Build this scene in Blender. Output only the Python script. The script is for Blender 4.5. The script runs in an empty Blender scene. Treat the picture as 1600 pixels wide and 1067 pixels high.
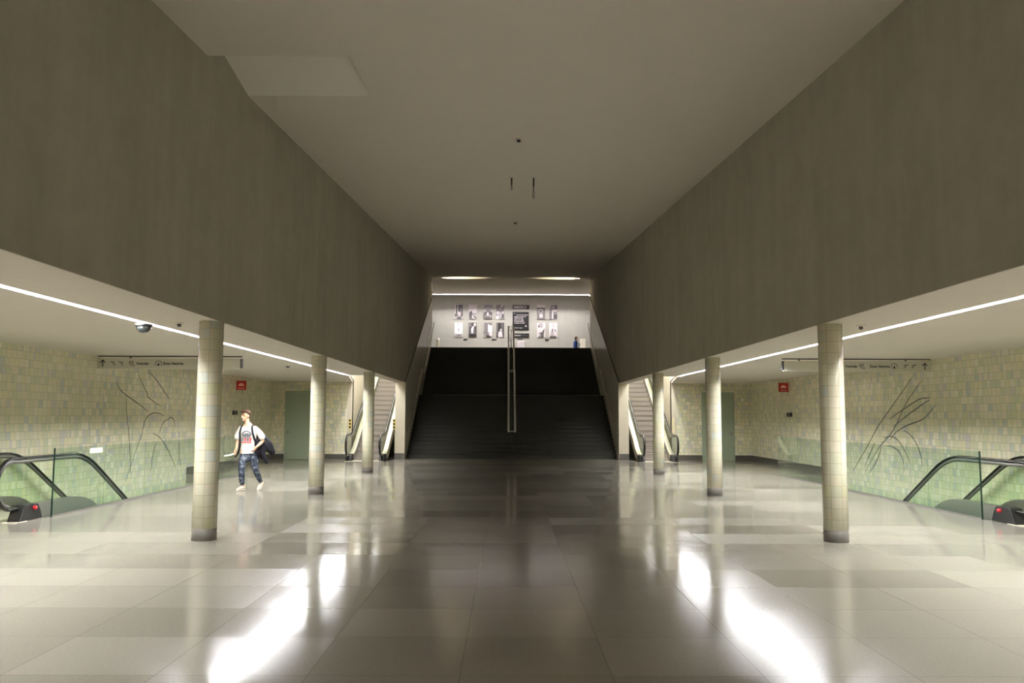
import bpy, bmesh, math, random
from mathutils import Vector, Matrix
random.seed(7)
C = bpy.context.scene.collection
S = bpy.context.scene
PI = math.pi

# ------------------------------------------------------------------ camera
cam = bpy.data.cameras.new('camera'); co = bpy.data.objects.new('camera', cam); C.objects.link(co)
cam.sensor_width = 36.0; cam.lens = 1290.0 / 1600 * 36; cam.clip_end = 200
PITCH, YAW, ROLL = 0.09006, 0.00577, 0.00365
co.matrix_world = (Matrix.Translation((-0.198, 0, 1.7)) @ Matrix.Rotation(-YAW, 4, 'Z')
                   @ Matrix.Rotation(PI / 2 + PITCH, 4, 'X') @ Matrix.Rotation(ROLL, 4, 'Z'))
S.camera = co
# ------------------------------------------------------------------ world, exposure
w = bpy.data.worlds.new('world'); S.world = w; w.use_nodes = True
w.node_tree.nodes['Background'].inputs[0].default_value = (0.5, 0.45, 0.36, 1)
w.node_tree.nodes['Background'].inputs[1].default_value = 0.02
S.view_settings.view_transform = 'Standard'; S.view_settings.look = 'None'
S.view_settings.exposure = 0.30; S.view_settings.gamma = 1.0; S.view_settings.use_curve_mapping = False
S.cycles.use_denoising = True
S.cycles.max_bounces = 10; S.cycles.diffuse_bounces = 6; S.cycles.glossy_bounces = 5
S.cycles.transparent_max_bounces = 16; S.cycles.transmission_bounces = 6
S.cycles.sample_clamp_indirect = 6.0; S.cycles.caustics_reflective = False; S.cycles.caustics_refractive = False
STRIP = 290.0          # radiance of the fluorescent lines
STRIP_COL = (.99, .995, .99)

# ------------------------------------------------------------------ helpers: nodes
class NT:
    def __init__(s, name):
        s.m = bpy.data.materials.new(name); s.m.use_nodes = True
        s.t = s.m.node_tree; s.n = s.t.nodes; s.l = s.t.links
        s.b = s.n['Principled BSDF']; s.out = s.n['Material Output']
    def put(s, sock, v):
        if v is None: return
        if hasattr(v, 'links'): s.l.new(v, sock)
        else: sock.default_value = v
    def math(s, op, a, b=None, c=None):
        n = s.n.new('ShaderNodeMath'); n.operation = op
        s.put(n.inputs[0], a); s.put(n.inputs[1], b); s.put(n.inputs[2], c); return n.outputs[0]
    def vmath(s, op, a, b=None):
        n = s.n.new('ShaderNodeVectorMath'); n.operation = op
        s.put(n.inputs[0], a); s.put(n.inputs[1], b); return n.outputs[0]
    def pos(s, obj=False):
        if obj: return s.n.new('ShaderNodeTexCoord').outputs['Object']
        return s.n.new('ShaderNodeNewGeometry').outputs['Position']
    def sep(s, v):
        n = s.n.new('ShaderNodeSeparateXYZ'); s.l.new(v, n.inputs[0]); return n.outputs
    def comb(s, x, y, z=0.0):
        n = s.n.new('ShaderNodeCombineXYZ')
        for i, v in enumerate((x, y, z)): s.put(n.inputs[i], v)
        return n.outputs[0]
    def noise(s, vec, scale, detail=3, rough=.5):
        n = s.n.new('ShaderNodeTexNoise'); s.l.new(vec, n.inputs['Vector'])
        n.inputs['Scale'].default_value = scale; n.inputs['Detail'].default_value = detail
        n.inputs['Roughness'].default_value = rough; return n.outputs['Fac']
    def white(s, vec):
        n = s.n.new('ShaderNodeTexWhiteNoise'); n.noise_dimensions = '3D'; s.l.new(vec, n.inputs['Vector'])
        return n.outputs['Value'], n.outputs['Color']
    def ramp(s, fac, stops, const=False):
        n = s.n.new('ShaderNodeValToRGB'); r = n.color_ramp
        if const: r.interpolation = 'CONSTANT'
        while len(r.elements) < len(stops): r.elements.new(1)
        for e, (p, c) in zip(r.elements, stops):
            e.position = p; e.color = (*c, 1) if len(c) == 3 else c
        s.l.new(fac, n.inputs[0]); return n.outputs[0]
    def mix(s, f, a, b, t='MIX'):
        n = s.n.new('ShaderNodeMix'); n.data_type = 'RGBA'; n.blend_type = t
        s.put(n.inputs[0], f); s.put(n.inputs[6], a if hasattr(a, 'links') else (*a, 1)); s.put(n.inputs[7], b if hasattr(b, 'links') else (*b, 1))
        return n.outputs[2]
    def bump(s, h, strength, dist=.01, normal=None):
        n = s.n.new('ShaderNodeBump'); n.inputs['Strength'].default_value = strength
        n.inputs['Distance'].default_value = dist; s.l.new(h, n.inputs['Height'])
        if normal is not None: s.l.new(normal, n.inputs['Normal'])
        return n.outputs[0]
    def set(s, **k):
        for a, v in k.items(): s.put(s.b.inputs[{'col': 'Base Color', 'rough': 'Roughness', 'metal': 'Metallic', 'nor': 'Normal',
            'spec': 'Specular IOR Level', 'coat': 'Coat Weight', 'coatr': 'Coat Roughness'}[a]], v)
        return s.m
def simple(name, col, rough=.5, metal=0., spec=.5, vary=.0, scale=30):
    t = NT(name)
    c = (*col, 1)
    if vary:
        f = t.noise(t.pos(True), scale, 4)
        c = t.mix(f, tuple(v * (1 - vary) for v in col), tuple(min(1, v * (1 + vary)) for v in col))
    return t.set(col=c, rough=rough, metal=metal, spec=spec)
def emit(name, col, strength):
    t = NT(name); t.b.inputs['Base Color'].default_value = (.8, .8, .8, 1)
    t.b.inputs['Emission Color'].default_value = (*col, 1); t.b.inputs['Emission Strength'].default_value = strength
    return t.m

def plaster(name, col, vary=.16):
    t = NT(name); p = t.pos()
    f1 = t.noise(p, .55, 4, .6); f2 = t.noise(p, 3.0, 6, .65); f3 = t.noise(p, 60, 3)
    sx = t.sep(p)
    streak = t.noise(t.comb(t.math('MULTIPLY', sx[0], 4.0), t.math('MULTIPLY', sx[1], 4.0), t.math('MULTIPLY', sx[2], .35)), .8, 3)
    f = t.math('ADD', t.math('MULTIPLY', f1, .4), t.math('ADD', t.math('MULTIPLY', f2, .3), t.math('MULTIPLY', streak, .3)))
    c = t.ramp(f, [(.3, tuple(v * (1 - vary) for v in col)), (.7, tuple(v * (1 + vary) for v in col))])
    return t.set(col=c, rough=.85, spec=.25, nor=t.bump(f3, .12, .004))

def tiles(name, axis, palette, rowh=.1525, colw=.1525, column=False, rough=.12, n_around=7, radius=.165, grout=(.42, .37, .24)):
    """glazed tiles with a random glaze and a slight random tilt for each; rows shifted at random"""
    t = NT(name); p = t.pos(column); s = t.sep(p)
    if column:
        u = t.math('MULTIPLY', t.math('ADD', t.math('ARCTAN2', s[1], s[0]), PI), n_around / (2 * PI))
    else:
        u = t.math('DIVIDE', s[axis], colw)
    v = t.math('DIVIDE', s[2], rowh)
    row = t.math('FLOOR', v)
    if not column:
        rr, _ = t.white(t.comb(row, 3.7, 1.1)); u = t.math('ADD', u, t.math('MULTIPLY', t.math('ROUND', t.math('MULTIPLY', rr, 3)), .333))
    col = t.math('FLOOR', u)
    oi = t.n.new('ShaderNodeObjectInfo').outputs['Random'] if column else 0.0
    seed = t.math('MULTIPLY', oi, 57.0) if column else 9.0
    idv = t.comb(col, row, seed)
    if not column:   # clusters: some tiles are halves
        hv, _ = t.white(t.comb(col, row, 21.0))
        half = t.math('GREATER_THAN', hv, .72)
        sub = t.math('MULTIPLY', half, t.math('FLOOR', t.math('MULTIPLY', t.math('FRACT', u), 2)))
        idv = t.comb(t.math('ADD', col, t.math('MULTIPLY', sub, .5)), row, seed)
    val, colr = t.white(idv)
    glaze = t.ramp(val, palette, True)
    clear = t.noise(p, .9, 3)
    glaze = t.mix(t.math('MULTIPLY', clear, .25), glaze, tuple(palette[0][1]))
    fu, fv = t.math('FRACT', u), t.math('FRACT', v)
    du = t.math('MINIMUM', fu, t.math('SUBTRACT', 1.0, fu)); dv = t.math('MINIMUM', fv, t.math('SUBTRACT', 1.0, fv))
    joint = t.math('LESS_THAN', t.math('MINIMUM', t.math('MULTIPLY', du, 1.0), t.math('MULTIPLY', dv, 1.0)), .022)
    c = t.mix(joint, glaze, grout)
    tilt = t.vmath('SCALE', t.vmath('SUBTRACT', colr, (.5, .5, .5))); tilt.node.inputs['Scale'].default_value = .022 if not column else .012
    g = t.n.new('ShaderNodeNewGeometry').outputs['Normal']
    wav = t.noise(p, 9.0, 2)
    nor = t.bump(wav, .25, .01, t.vmath('NORMALIZE', t.vmath('ADD', g, tilt)))
    r = t.math('ADD', t.math('MULTIPLY', joint, .6), rough)
    return t.set(col=c, rough=r, nor=nor, spec=.5)

def granite_floor(name, base, rough, slab=True):
    t = NT(name); p = t.pos(); s = t.sep(p)
    sp = t.noise(p, 160, 2, .7); sp2 = t.noise(p, 45, 3, .7); big = t.noise(p, .35, 4, .55)
    u = t.math('SUBTRACT', s[0], .5); v = t.math('DIVIDE', t.math('SUBTRACT', s[1], 5.6), .947)
    row = t.math('FLOOR', v); rr, _ = t.white(t.comb(row, 1.3, 5.0))
    # slabs of one, two or three metres: joints dropped at random
    col = t.math('FLOOR', u)
    val, colr = t.white(t.comb(t.math('FLOOR', t.math('DIVIDE', t.math('ADD', col, t.math('ROUND', t.math('MULTIPLY', rr, 1.0))), 2.0)), row, 2.0))
    k = t.math('ADD', .80, t.math('ADD', t.math('MULTIPLY', val, .20), t.math('MULTIPLY', big, .22)))
    spk = t.math('ADD', .55, t.math('ADD', t.math('MULTIPLY', sp, .5), t.math('MULTIPLY', sp2, .4)))
    kk = t.math('MULTIPLY', k, spk)
    c = t.vmath('SCALE', base); c.node.inputs['Scale'].default_value = 1; t.l.new(kk, c.node.inputs['Scale'])
    fu = t.math('FRACT', u); fv = t.math('FRACT', v)
    du = t.math('MINIMUM', fu, t.math('SUBTRACT', 1.0, fu)); dv = t.math('MULTIPLY', t.math('MINIMUM', fv, t.math('SUBTRACT', 1.0, fv)), .947)
    joint = t.math('LESS_THAN', t.math('MINIMUM', du, dv), .0024)
    c = t.mix(t.math('MULTIPLY', joint, .5), c, (.03, .027, .02))
    tilt = t.vmath('SCALE', t.vmath('SUBTRACT', colr, (.5, .5, .5))); tilt.node.inputs['Scale'].default_value = .009
    g = t.n.new('ShaderNodeNewGeometry').outputs['Normal']
    nrm = t.bump(t.noise(p, 1.1, 2), .10, .02, t.vmath('NORMALIZE', t.vmath('ADD', g, tilt)))
    r = t.math('ADD', rough, t.math('ADD', t.math('MULTIPLY', t.math('SUBTRACT', big, .5), .10), t.math('MULTIPLY', val, .08)))
    return t.set(col=c, rough=r, nor=nrm, spec=.36)

def glass_mat(name, tint, refl=1.0):
    t = NT(name); t.n.remove(t.b)
    tr = t.n.new('ShaderNodeBsdfTransparent'); tr.inputs[0].default_value = (*tint, 1)
    gl = t.n.new('ShaderNodeBsdfGlossy'); gl.inputs['Roughness'].default_value = .01; gl.inputs[0].default_value = (.9, .95, .9, 1)
    fr = t.n.new('ShaderNodeFresnel'); fr.inputs[0].default_value = 1.5
    mx = t.n.new('ShaderNodeMixShader'); bf = t.n.new('ShaderNodeNewGeometry').outputs['Backfacing']; t.l.new(t.math('MULTIPLY', t.math('MULTIPLY', fr.outputs[0], refl), t.math('SUBTRACT', 1.0, bf)), mx.inputs[0])
    t.l.new(tr.outputs[0], mx.inputs[1]); t.l.new(gl.outputs[0], mx.inputs[2]); t.l.new(mx.outputs[0], t.out.inputs[0])
    return t.m

def denim():
    t = NT('washed blue denim')
    return t.set(col=t.ramp(t.noise(t.pos(True), 13, 3, .6), [(.38, (.022, .028, .042)), (.55, (.07, .085, .12)), (.68, (.30, .33, .37))]), rough=.85, spec=.12)
WALLPAL = [(0, (0.820, 0.778, 0.554)), (.22, (0.740, 0.737, 0.520)), (.40, (0.870, 0.808, 0.644)), (.54, (0.660, 0.697, 0.508)), (.66, (0.780, 0.737, 0.588)),
           (.78, (0.600, 0.636, 0.576)), (.86, (0.900, 0.869, 0.712)), (.93, (0.700, 0.667, 0.633))]
COLPAL = [(0, (.66, .62, .47)), (.25, (.63, .61, .46)), (.45, (.68, .65, .52)), (.6, (.60, .61, .46)), (.72, (.58, .61, .55)), (.84, (.68, .63, .50)), (.93, (.64, .63, .41))]
M = dict(
    plaster=plaster('grey plaster', (.375, .352, .286)),
    pier=plaster('pale plaster', (.60, .55, .44), .06),
    ceil=plaster('ceiling paint', (.75, .70, .62), .03),
    far=plaster('far wall plaster', (.44, .43, .375), .10),
    tiley=tiles('green glazed tiles along', 1, WALLPAL),
    tilex=tiles('green glazed tiles across', 0, WALLPAL),
    tilec=tiles('cream glazed column tiles', 0, COLPAL, column=True, rough=.10),
    floor=granite_floor('polished granite', (.265, .248, .208), .10),
    stone=simple('dark baseboard stone', (.085, .078, .065), .35, vary=.3, scale=60),
    colbase=simple('column base stone', (.16, .15, .135), .5, vary=.4, scale=90),
    stair=simple('black granite', (.034, .034, .027), .42, spec=.25, vary=.35, scale=50),
    hatch=plaster('recess face with painted light', (.93, .90, .82), .02),  # paler than the ceiling: light on the recess face is put into the colour
    clad=simple('polished stone cladding', (.74, .71, .61), .30, vary=.12, scale=2),
    groove=simple('shadow gap', (.01, .01, .008), .8),
    steel=simple('brushed steel', (.66, .64, .62), .35, .35),
    steelp=simple('satin grey steel', (.30, .29, .26), .42, .7),
    deck=simple('pale aluminium decking', (.78, .72, .60), .3, .35),
    white=simple('white enamel', (.78, .76, .70), .4),
    rubber=simple('black rubber', (.012, .012, .012), .22),
    black=simple('black plastic', (.012, .012, .012), .45),
    dark=simple('dark grey paint', (.05, .05, .045), .5),
    red=simple('red emergency button', (.55, .02, .03), .35),
    step=simple('escalator step metal', (.40, .36, .32), .45, .3),
    stepline=simple('step gap', (.03, .028, .025), .6),
    door=simple('green painted door', (.34, .41, .29), .42, vary=.05, scale=3),
    sign=simple('grey sign board', (.60, .58, .49), .45),
    ink=simple('sign lettering', (.012, .012, .010), .5),
    inkred=simple('sign red pictogram', (.16, .035, .03), .5),
    draw=simple('line drawing glaze', (.028, .028, .018), .3),
    redsign=simple('red sign', (.45, .015, .01), .4),
    redlight=simple('red sign emblem', (.85, .55, .45), .4),
    yellow=simple('yellow sticker', (.75, .58, .08), .5),
    skin=simple('skin', (.60, .36, .23), .5), hair=simple('brown hair', (.045, .022, .012), .6, spec=.12, vary=.5, scale=60),
    shirt=simple('white cotton', (.82, .78, .68), .85, spec=.12, vary=.06, scale=8),
    jeans=denim(),
    shoe=simple('pale canvas shoe', (.72, .66, .54), .7), sole=simple('shoe sole', (.80, .74, .60), .6),
    bag=simple('dark backpack fabric', (.010, .010, .013), .7, spec=.12, vary=.3, scale=20),
    jacket=simple('dark jacket fabric', (.011, .010, .014), .85, spec=.12, vary=.4, scale=14),
    paper=simple('pale paper', (.85, .82, .66), .7),
    bluecoat=simple('blue jacket', (.035, .06, .19), .8, spec=.12, vary=.2, scale=9), lightblue=simple('light blue cloth', (.42, .48, .62), .8),
    trouser=simple('dark trousers', (.03, .03, .035), .8),
    lips=simple('lips', (.42, .16, .12), .5), eyew=simple('eye', (.05, .035, .03), .3),
    printink=simple('shirt print grey', (.12, .13, .15), .8), printred=simple('shirt print red', (.42, .06, .07), .8),
    glass=glass_mat('green guard glass', (.885, .945, .910), 1.2),
    bglass=glass_mat('escalator glass', (.93, .975, .92), .8),
    tube=emit('fluorescent tube', STRIP_COL, STRIP),
    ltube=emit('upper hall tube', (1.0, .95, .97), 190.0),
    ltube2=emit('upper hall side tube', (1.0, .93, .88), 3.0),
    slott=emit('slot tube', STRIP_COL, 40.0), shaftt=emit('shaft tube', STRIP_COL, 85.0),
    guide=simple('dark grey rail profile', (.13, .125, .11), .4, .3),
    railw=simple('pale satin steel', (.86, .85, .83), .35, .1),
    channel=simple('lamp channel', (.36, .33, .38), .6),  # lilac tint puts the colour fringe around the light lines into the paint
    box=simple('lamp housing', (.5, .48, .42), .5),
)
for k, g in enumerate((.03, .10, .22, .42, .68, .88)):
    M['g%d' % k] = simple('photo tone %d' % k, (g, g * .93, g * .93), .35)

# ------------------------------------------------------------------ helpers: meshes
class MB:
    def __init__(s): s.v = []; s.f = []; s.mi = []; s.sm = []; s.mats = []
    def mat(s, m):
        if m not in s.mats: s.mats.append(m)
        return s.mats.index(m)
    def add(s, vs, fs, m, smooth=False):
        b = len(s.v); s.v += [tuple(v) for v in vs]; i = s.mat(m)
        for f in fs: s.f.append([b + k for k in f]); s.mi.append(i); s.sm.append(smooth)
        return s
    def box(s, x0, x1, y0, y1, z0, z1, m):
        vs = [(x, y, z) for x in (x0, x1) for y in (y0, y1) for z in (z0, z1)]
        return s.add(vs, [(0, 1, 3, 2), (4, 6, 7, 5), (0, 4, 5, 1), (2, 3, 7, 6), (0, 2, 6, 4), (1, 5, 7, 3)], m)
    def prism(s, poly, axis, a0, a1, m, smooth=False):
        """poly: 2D points in the two other axes (in order x,y,z minus axis), extruded a0..a1"""
        def mk(p, a):
            q = list(p); q.insert(axis, a); return q
        n = len(poly); vs = [mk(p, a0) for p in poly] + [mk(p, a1) for p in poly]
        fs = [tuple(range(n))[::-1], tuple(range(n, 2 * n))]
        s.add(vs, fs, m)
        b = len(s.v) - 2 * n; i = s.mat(m)
        for k in range(n): s.f.append([b + k, b + (k + 1) % n, b + n + (k + 1) % n, b + n + k]); s.mi.append(i); s.sm.append(smooth)
        return s
    def tube(s, pts, rad, m, n=10, flat=1.0, caps=True, side=None):
        """round (or flattened) tube along pts; rad number or list; side = direction of the 'a' axis"""
        pts = [Vector(p) for p in pts]; k = len(pts)
        rad = rad if isinstance(rad, (list, tuple)) else [rad] * k
        tang = []
        for i in range(k):
            d = (pts[min(i + 1, k - 1)] - pts[max(i - 1, 0)])
            tang.append(d.normalized() if d.length > 1e-9 else Vector((0, 0, 1)))
        rings = []; ref = Vector(side) if side else None
        if ref is None:
            ref = Vector((1, 0, 0)) if abs(tang[0].x) < .8 else Vector((0, 1, 0))
        P = [(pts[i], tang[i], rad[i]) for i in range(k)]
        if caps:
            def ends(p, d, r, sgn):
                r0 = (r[0] if isinstance(r, (tuple, list)) else r)
                out = []
                for q in (.98, .82, .5):
                    o = math.sqrt(1 - q * q) if q != .98 else .2
                    out.append((p + d * sgn * r0 * (q if q != .98 else .98), d, tuple(x * o for x in r) if isinstance(r, (tuple, list)) else r * o))
                return out
            P = ends(pts[0], tang[0], rad[0], -1) + P + ends(pts[-1], tang[-1], rad[-1], 1)[::-1]
        vs = []
        for p, d, r in P:
            a = ref - d * ref.dot(d)
            if a.length < 1e-6: a = d.orthogonal()
            a.normalize(); b = d.cross(a); ra, rb = r if isinstance(r, (tuple, list)) else (r, r * flat)
            if side is None: ref = a
            vs += [p + a * ra * math.cos(2 * PI * j / n) + b * rb * math.sin(2 * PI * j / n) for j in range(n)]
        fs = []
        for i in range(len(P) - 1):
            for j in range(n): fs.append((i * n + j, i * n + (j + 1) % n, (i + 1) * n + (j + 1) % n, (i + 1) * n + j))
        fs.append(tuple(range(n))[::-1]); fs.append(tuple(range((len(P) - 1) * n, len(P) * n)))
        return s.add(vs, fs, m, True)
    def ball(s, c, r, m, n=12, k=8):
        r = r if isinstance(r, (tuple, list)) else (r, r, r)
        vs = [(c[0], c[1], c[2] + r[2])]
        for i in range(1, k):
            a = PI * i / k
            vs += [(c[0] + r[0] * math.sin(a) * math.cos(2 * PI * j / n), c[1] + r[1] * math.sin(a) * math.sin(2 * PI * j / n), c[2] + r[2] * math.cos(a)) for j in range(n)]
        vs.append((c[0], c[1], c[2] - r[2])); fs = [(0, 1 + j, 1 + (j + 1) % n) for j in range(n)]
        for i in range(k - 2):
            for j in range(n): fs.append((1 + i * n + j, 1 + (i + 1) * n + j, 1 + (i + 1) * n + (j + 1) % n, 1 + i * n + (j + 1) % n))
        b = 1 + (k - 2) * n; fs += [(b + (j + 1) % n, b + j, len(vs) - 1) for j in range(n)]
        return s.add(vs, fs, m, True)
    def lathe(s, prof, m, n=32, c=(0, 0, 0)):
        vs = []; fs = []
        for r, z in prof: vs += [(c[0] + r * math.cos(2 * PI * j / n), c[1] + r * math.sin(2 * PI * j / n), c[2] + z) for j in range(n)]
        for i in range(len(prof) - 1):
            for j in range(n): fs.append((i * n + j, i * n + (j + 1) % n, (i + 1) * n + (j + 1) % n, (i + 1) * n + j))
        s.add(vs, fs, m, True)
        b = len(s.v) - len(vs); i = s.mat(m)
        s.f.append([b + j for j in range(n)][::-1]); s.mi.append(i); s.sm.append(False)
        b += (len(prof) - 1) * n; s.f.append([b + j for j in range(n)]); s.mi.append(i); s.sm.append(False)
        return s
    def data(s, name):
        me = bpy.data.meshes.new(name); me.from_pydata(s.v, [], s.f)
        for mt in s.mats: me.materials.append(mt)
        me.polygons.foreach_set('material_index', s.mi); me.polygons.foreach_set('use_smooth', s.sm); me.update()
        bm = bmesh.new(); bm.from_mesh(me); bmesh.ops.recalc_face_normals(bm, faces=bm.faces); bm.to_mesh(me); bm.free()
        return me
    def build(s, name, parent=None, loc=(0, 0, 0), bevel=0):
        o = bpy.data.objects.new(name, s.data(name)); C.objects.link(o); o.location = loc
        if parent: o.parent = parent
        if bevel:
            b = o.modifiers.new('bevel', 'BEVEL'); b.width = bevel; b.segments = 2; b.limit_method = 'ANGLE'
        return o
def tag(o, label, cat, group=None, kind=None):
    o['label'] = label; o['category'] = cat
    if group: o['group'] = group
    if kind: o['kind'] = kind
    return o
def struct(o): o['kind'] = 'structure'; return o
def thing(name, label, cat, loc=(0, 0, 0), rz=0, group=None):
    o = bpy.data.objects.new(name, None); C.objects.link(o); o.location = loc; o.rotation_euler = (0, 0, rz)
    o.empty_display_size = .2
    return tag(o, label, cat, group)
def copy_tree(o, parent=None):
    c = o.copy(); C.objects.link(c); c.parent = parent
    for ch in list(o.children): copy_tree(ch, c)
    return c
def text_mesh(body, size, m, name, parent, loc, rot=(PI / 2, 0, 0), align='LEFT', sx=1.0):
    cu = bpy.data.curves.new(name, 'FONT'); cu.body = body; cu.size = size; cu.extrude = .001; cu.offset = .0025; cu.align_x = align
    cu.materials.append(m)
    tmp = bpy.data.objects.new('t', cu); C.objects.link(tmp)
    dg = bpy.context.evaluated_depsgraph_get(); dg.update()
    me = bpy.data.meshes.new_from_object(tmp.evaluated_get(dg)); bpy.data.objects.remove(tmp)
    me.name = name; o = bpy.data.objects.new(name, me); C.objects.link(o); o.parent = parent; o.location = loc; o.rotation_euler = rot; o.scale = (sx, 1, 1)
    return o
def remesh(o, voxel, smooth=3):
    r = o.modifiers.new('r', 'REMESH'); r.mode = 'VOXEL'; r.voxel_size = voxel; r.use_smooth_shade = True
    if smooth: k = o.modifiers.new('s', 'SMOOTH'); k.iterations = smooth; k.factor = .5
    dg = bpy.context.evaluated_depsgraph_get(); dg.update()
    me = bpy.data.meshes.new_from_object(o.evaluated_get(dg)); mats = list(o.data.materials)
    o.modifiers.clear(); o.data = me
    if not len(me.materials):
        for mm in mats: me.materials.append(mm)
    for p in me.polygons: p.use_smooth = True
    return o

# ------------------------------------------------------------------ the place: dimensions
A, T, W = 4.21, 4.59, 9.40          # inner wall face, its back, outer walls
H = 3.0                             # aisle ceiling
YB, Y0, YE, YF = 32.55, -10.0, 43.55, 57.3
ZU = 5.28                           # upper floor
SH = 6.27                           # outer wall of the escalator shaft
cz = lambda y: 5.643 + .07772 * y
CX = 4.34; COLY = (11.53, 18.18, 24.82)
PY0, PY1, PX = 13.95, 24.0, 7.85    # opening of the descending escalators

# floor, with the two openings
f = MB()
def fl(x0, x1, y0, y1): f.box(x0, x1, y0, y1, -.25, 0, M['floor'])
fl(-PX, PX, Y0, YB + .7)
for s in (-1, 1):
    a, b = sorted((s * PX, s * W))
    fl(a, b, Y0, PY0); fl(a, b, PY1, YB + .02)
struct(f.build('floor'))
# outer walls: tiled, running down into the openings
for s, nm in ((-1, 'wall_left'), (1, 'wall_right')):
    b = MB(); a0, a1 = sorted((s * W, s * (W + .25)))
    b.box(a0, a1, Y0, YB + .25, -5.2, H + .1, M['tiley']); struct(b.build(nm))
    b = MB(); a0, a1 = sorted((s * W, s * (W - .02)))
    b.box(a0, a1, PY1, YB, 0, .2, M['stone']); struct(b.build('baseboard_' + ('left' if s < 0 else 'right')))
    # well under the descending escalator
    b = MB(); a0, a1 = sorted((s * PX, s * (PX - .2)))
    b.prism([(PY0, -.25), (PY1, -.25), (PY1, -5.2), (PY0 + 1.5, -5.2), (PY0, -1.2)], 0, a0, a1, M['pier'])
    a0, a1 = sorted((s * PX, s * W))
    b.prism([(PY0, -.6), (PY0 + .6, -.75), (PY1 + .2, -5.2), (PY0, -5.2)], 0, a0, a1, M['pier'])
    b.box(a0, a1, PY1, PY1 + .2, -5.2, -.25, M['pier'])
    b.box(a0, a1, PY0 - .15, PY0, -1.2, -.25, M['pier'])
    struct(b.build('wall_well_' + ('left' if s < 0 else 'right')))
# back walls of the aisles (with the shaft opening) and their baseboards
for s, nm in ((-1, 'left'), (1, 'right')):
    a0, a1 = sorted((s * SH, s * W))
    b = MB(); b.box(a0, a1, YB, YB + .2, 0, H + .1, M['tilex']); struct(b.build('wall_back_' + nm))
    dx0, dx1 = (7.58, 8.90) if s < 0 else (7.46, 8.74)
    b = MB()
    for p0, p1 in ((SH, dx0), (dx1, W - .02)):
        c0, c1 = sorted((s * p0, s * p1)); b.box(c0, c1, YB - .02, YB, 0, .2, M['stone'])
    struct(b.build('baseboard_back_' + nm))
    # door
    d = bpy.data.objects.new('door_1' if s < 0 else 'door_2', None); C.objects.link(d); d['kind'] = 'structure'
    cx = s * (dx0 + dx1) / 2; d.location = (cx, YB, 0)
    hw = (dx1 - dx0) / 2
    b = MB(); b.box(-hw, -hw + .05, -.05, 0, 0, 2.66, M['door']); b.box(hw - .05, hw, -.05, 0, 0, 2.66, M['door']); b.box(-hw + .05, hw - .05, -.05, 0, 2.61, 2.66, M['door']); b.build('door_frame', d, bevel=.004)
    b = MB(); b.box(-hw + .055, hw - .055, -.035, 0, .01, 2.605, M['door']); lf = b.build('door_leaf', d)
    b = MB(); e = -1 if s < 0 else 1
    b.tube([(e * (hw - .13), -.035, 1.05), (e * (hw - .13), -.09, 1.05), (e * (hw - .26), -.09, 1.05)], .012, M['steelp']); b.box(e * (hw - .13) - .03, e * (hw - .13) + .03, -.042, -.036, .97, 1.13, M['steelp'])
    b.build('door_handle', lf)
# central side walls: plaster band above the aisles, full height beside the stairs
def inner_poly():
    y2, ytop = 10.66, YE
    return [(Y0, H + .005), (YB, H + .005), (YB, 0), (YE, 0), (YE, cz(YE)), (Y0, cz(Y0))]
for s, nm in ((-1, 'wall_inner_left'), (1, 'wall_inner_right')):
    a0, a1 = sorted((s * A, s * T)); b = MB()
    b.prism([(Y0, H + .005), (YB, H + .005), (YE, H + .005), (YE, cz(YE) + 1.2), (12, cz(12) + 1.2), (Y0, cz(Y0) + 1.2)], 0, a0, a1, M['plaster'])
    struct(b.build(nm))
    b = MB(); b.box(a0, a1, YB, YE, 0, H + .005, M['pier']); struct(b.build('wall_pier_' + nm[11:]))
    b = MB(); c0, c1 = sorted((s * A, s * T)); b.box(c0, c1, YB - .015, YB, 0, .24, M['stone']); struct(b.build('baseboard_pier_' + nm[11:]))
    # polished cladding on the stair side, below the sloping joint
    c0, c1 = sorted((s * A, s * (A - .015))); b = MB()
    jn = lambda y: 3.03 + (y - YB) * (7.86 - 3.03) / (43.3 - YB)
    b.prism([(YB, 0), (YE, 0), (YE, jn(YE)), (YB, jn(YB))], 0, c0, c1, M['clad'])
    c = struct(b.build('trim_' + ('1' if s < 0 else '2')))
    b = MB(); c0, c1 = sorted((s * A, s * (A - .018)))
    b.prism([(YB, jn(YB)), (YE, jn(YE)), (YE, jn(YE) + .06), (YB, jn(YB) + .05)], 0, c0, c1, M['groove']); b.build('joint', c)
    # escalator shaft: outer wall, sloping roof
    a0, a1 = sorted((s * SH, s * (SH + .2))); b = MB()
    b.prism([(YB + .2, 0), (YE, 0), (YE, 11), (YB + .2, 7)], 0, a0, a1, M['pier']); b.box(*sorted((s * SH, s * (SH + .2))), YB - .012, YB + .2, 0, H + .3, M['pier'])
    b.prism([(s * 5.35, 26.75), (s * SH, YB + .2), (s * (SH + .1), YB + .2), (s * 5.45, 26.75)], 2, H + .1, 6, M['pier'])
    struct(b.build('wall_shaft_' + nm[11:]))
    b = MB(); a0, a1 = sorted((s * T, s * SH))
    b.prism([(26.6, H + .1), (26.6, H + .3), (YE, H + .3 + (YE - 26.6) * .34 + 1.2), (YE, H + (YE - 26.6) * .34 + 1.2)], 0, a0, a1, M['ceil'])
    struct(b.build('ceiling_shaft_' + nm[11:]))
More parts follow.
